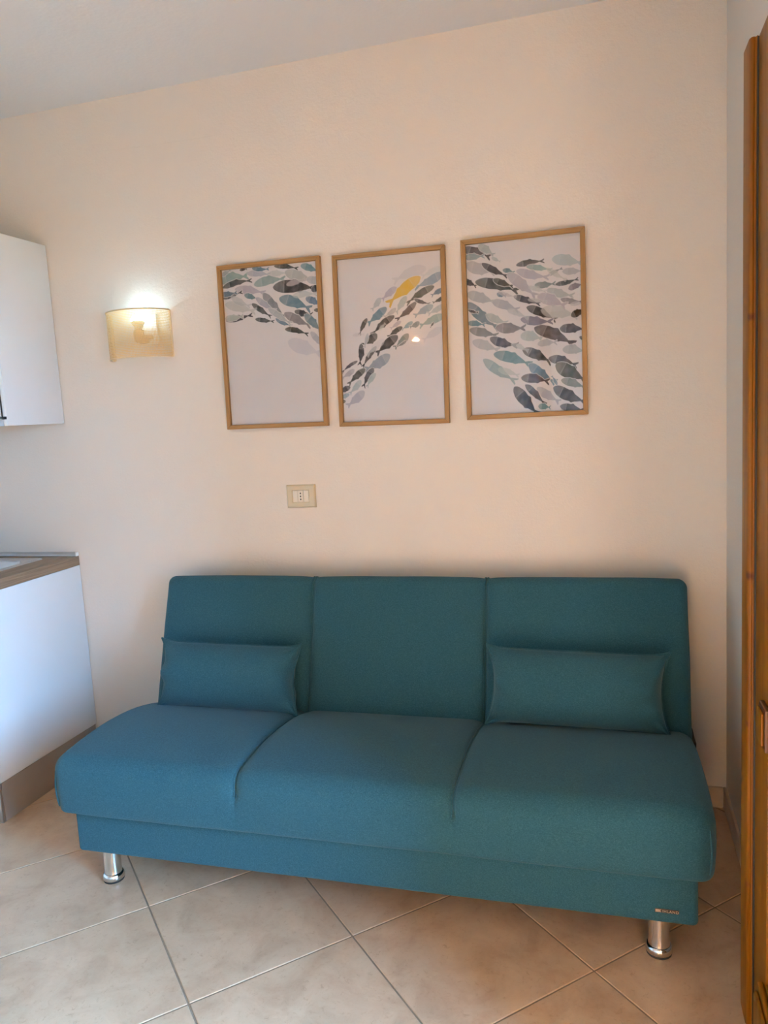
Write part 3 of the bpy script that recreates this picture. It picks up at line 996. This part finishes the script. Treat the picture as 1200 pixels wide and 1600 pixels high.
bc = tag(empty('base_cabinet', (-2.57, -.28, 0)), 'white laminate base cabinet with grey plinth under the oak worktop', 'cabinet')
MB().box(KX - .018, KX, -.572, -.004, .151, .8565).build('end_panel', WL, bc, bevel=.0012)
MB().box(XL + .002, KX - .0185, -.560, -.004, .151, .169).build('bottom_panel', WL, bc)
MB().box(XL + .002, KX - .0185, -.012, -.004, .17, .8565).build('back_panel', WL, bc)
for (xa, xb) in ((-2.995, -2.594), (-2.590, -2.174)):
    dd = MB().box(xa, xb, -.592, -.5735, .155, .850).build('door', WL, bc, bevel=.0015)
    MB().box(xa + .10, xb - .10, -.612, -.604, .815, .825).build('handle', M['aluminium'], dd, bevel=.003)
    for q in (xa + .12, xb - .12):
        MB().box(q - .004, q + .004, -.6045, -.5915, .816, .824).build('handle_post', M['aluminium'], dd)
MB().box(KX - .017, KX - .001, -.560, -.012, 0, .150).build('plinth', M['plinth_grey'], bc, bevel=.0008)
MB().box(XL + .002, KX - .001, -.574, -.5605, 0, .150).build('plinth', M['aluminium'], bc, bevel=.0008)

# worktop with a cut-out for the sink
SX0, SX1, SY0, SY1 = -2.95, -2.285, -.50, -.075
wt = tag(empty('worktop', (-2.57, -.3, .857)), 'brown oak laminate kitchen worktop with steel sink let in', 'worktop')
m = MB()
xa, xb, ya, yb, za, zb = XL + .002, KX + .001, -.60, -.004, .857, .897
def slab_with_hole(m, o, h, za, zb):
    (x0, x1, y0, y1), (p0, p1, q0, q1) = o, h
    O = [(x0, y0), (x1, y0), (x1, y1), (x0, y1)]
    I = [(p0, q0), (p1, q0), (p1, q1), (p0, q1)]
    V = [(*p, z) for z in (za, zb) for p in O + I]
    F = []
    for k in range(4):
        k2 = (k + 1) % 4
        F.append((8 + k, 8 + k2, 12 + k2, 12 + k))
        F.append((k2, k, 4 + k, 4 + k2))
        F.append((k, k2, 8 + k2, 8 + k))
        F.append((4 + k2, 4 + k, 12 + k, 12 + k2))
    m.add(V, F)
slab_with_hole(m, (xa, xb, ya, yb), (SX0 + .012, SX1 - .012, SY0 + .012, SY1 - .012), za, zb)
m.build('slab', M['worktop_oak'], wt, bevel=.0015)
up = MB().prism([(-.020, .8972), (-.004, .8972), (-.004, .913), (-.009, .913), (-.020, .902)], 0, XL + .002, KX - .004)
up.build('upstand', M['aluminium'], wt, bevel=.0006, seg=1)
MB().box(KX - .0038, KX + .001, -.0205, -.004, .8972, .9135).build('end_cap', M['white_edge'], wt, bevel=.001)

sk = tag(empty('sink', (-2.6, -.29, .80)), 'stainless steel inset sink in the oak worktop', 'sink')
m = MB()
BX0, BX1, BY0, BY1 = SX0 + .05, SX1 - .045, SY0 + .05, SY1 - .055
def rect(x0, x1, y0, y1, z, r, n=6):
    out = []
    for (cx, cy, a0) in ((x1 - r, y1 - r, 0), (x0 + r, y1 - r, 90), (x0 + r, y0 + r, 180), (x1 - r, y0 + r, 270)):
        for k in range(n + 1):
            q = math.radians(a0 + 90 * k / n)
            out.append((cx + r * math.cos(q), cy + r * math.sin(q), z))
    return out
rings = [rect(SX0, SX1, SY0, SY1, .8973, .02), rect(SX0 + .002, SX1 - .002, SY0 + .002, SY1 - .002, .9005, .02), rect(SX0 + .012, SX1 - .012, SY0 + .012, SY1 - .012, .9005, .025),
         rect(SX0 + .016, SX1 - .016, SY0 + .016, SY1 - .016, .8985, .025), rect(BX0 - .006, BX1 + .006, BY0 - .006, BY1 + .006, .8980, .06),
         rect(BX0, BX1, BY0, BY1, .890, .055), rect(BX0 + .008, BX1 - .008, BY0 + .008, BY1 - .008, .76, .05), rect(BX0 + .03, BX1 - .03, BY0 + .03, BY1 - .03, .745, .04)]
n = len(rings[0])
m.add([p for q in rings for p in q], [(i * n + k, i * n + (k + 1) % n, (i + 1) * n + (k + 1) % n, (i + 1) * n + k) for i in range(len(rings) - 1) for k in range(n)] + [tuple(range((len(rings) - 1) * n, len(rings) * n))])
m.build('basin', M['steel'], sk, smooth=True, angle=35)
MB().lathe([(.040, .7452), (.040, .7475), (.030, .7485), (.012, .7465)], (-2.62, -.29, 0), 28).build('drain', M['chrome'], sk, smooth=True)
MB().lathe([(.024, .8985), (.024, .906), (.018, .912), (.016, 1.00), (.014, 1.005)], (-2.62, -.105, 0), 24).build('tap_body', M['chrome'], sk, smooth=True)
MB().tube([(-2.62, -.105, 1.0), (-2.62, -.115, 1.05), (-2.62, -.16, 1.085), (-2.62, -.23, 1.08), (-2.62, -.27, 1.04)], .010, 12).build('tap_spout', M['chrome'], sk, smooth=True, angle=60)
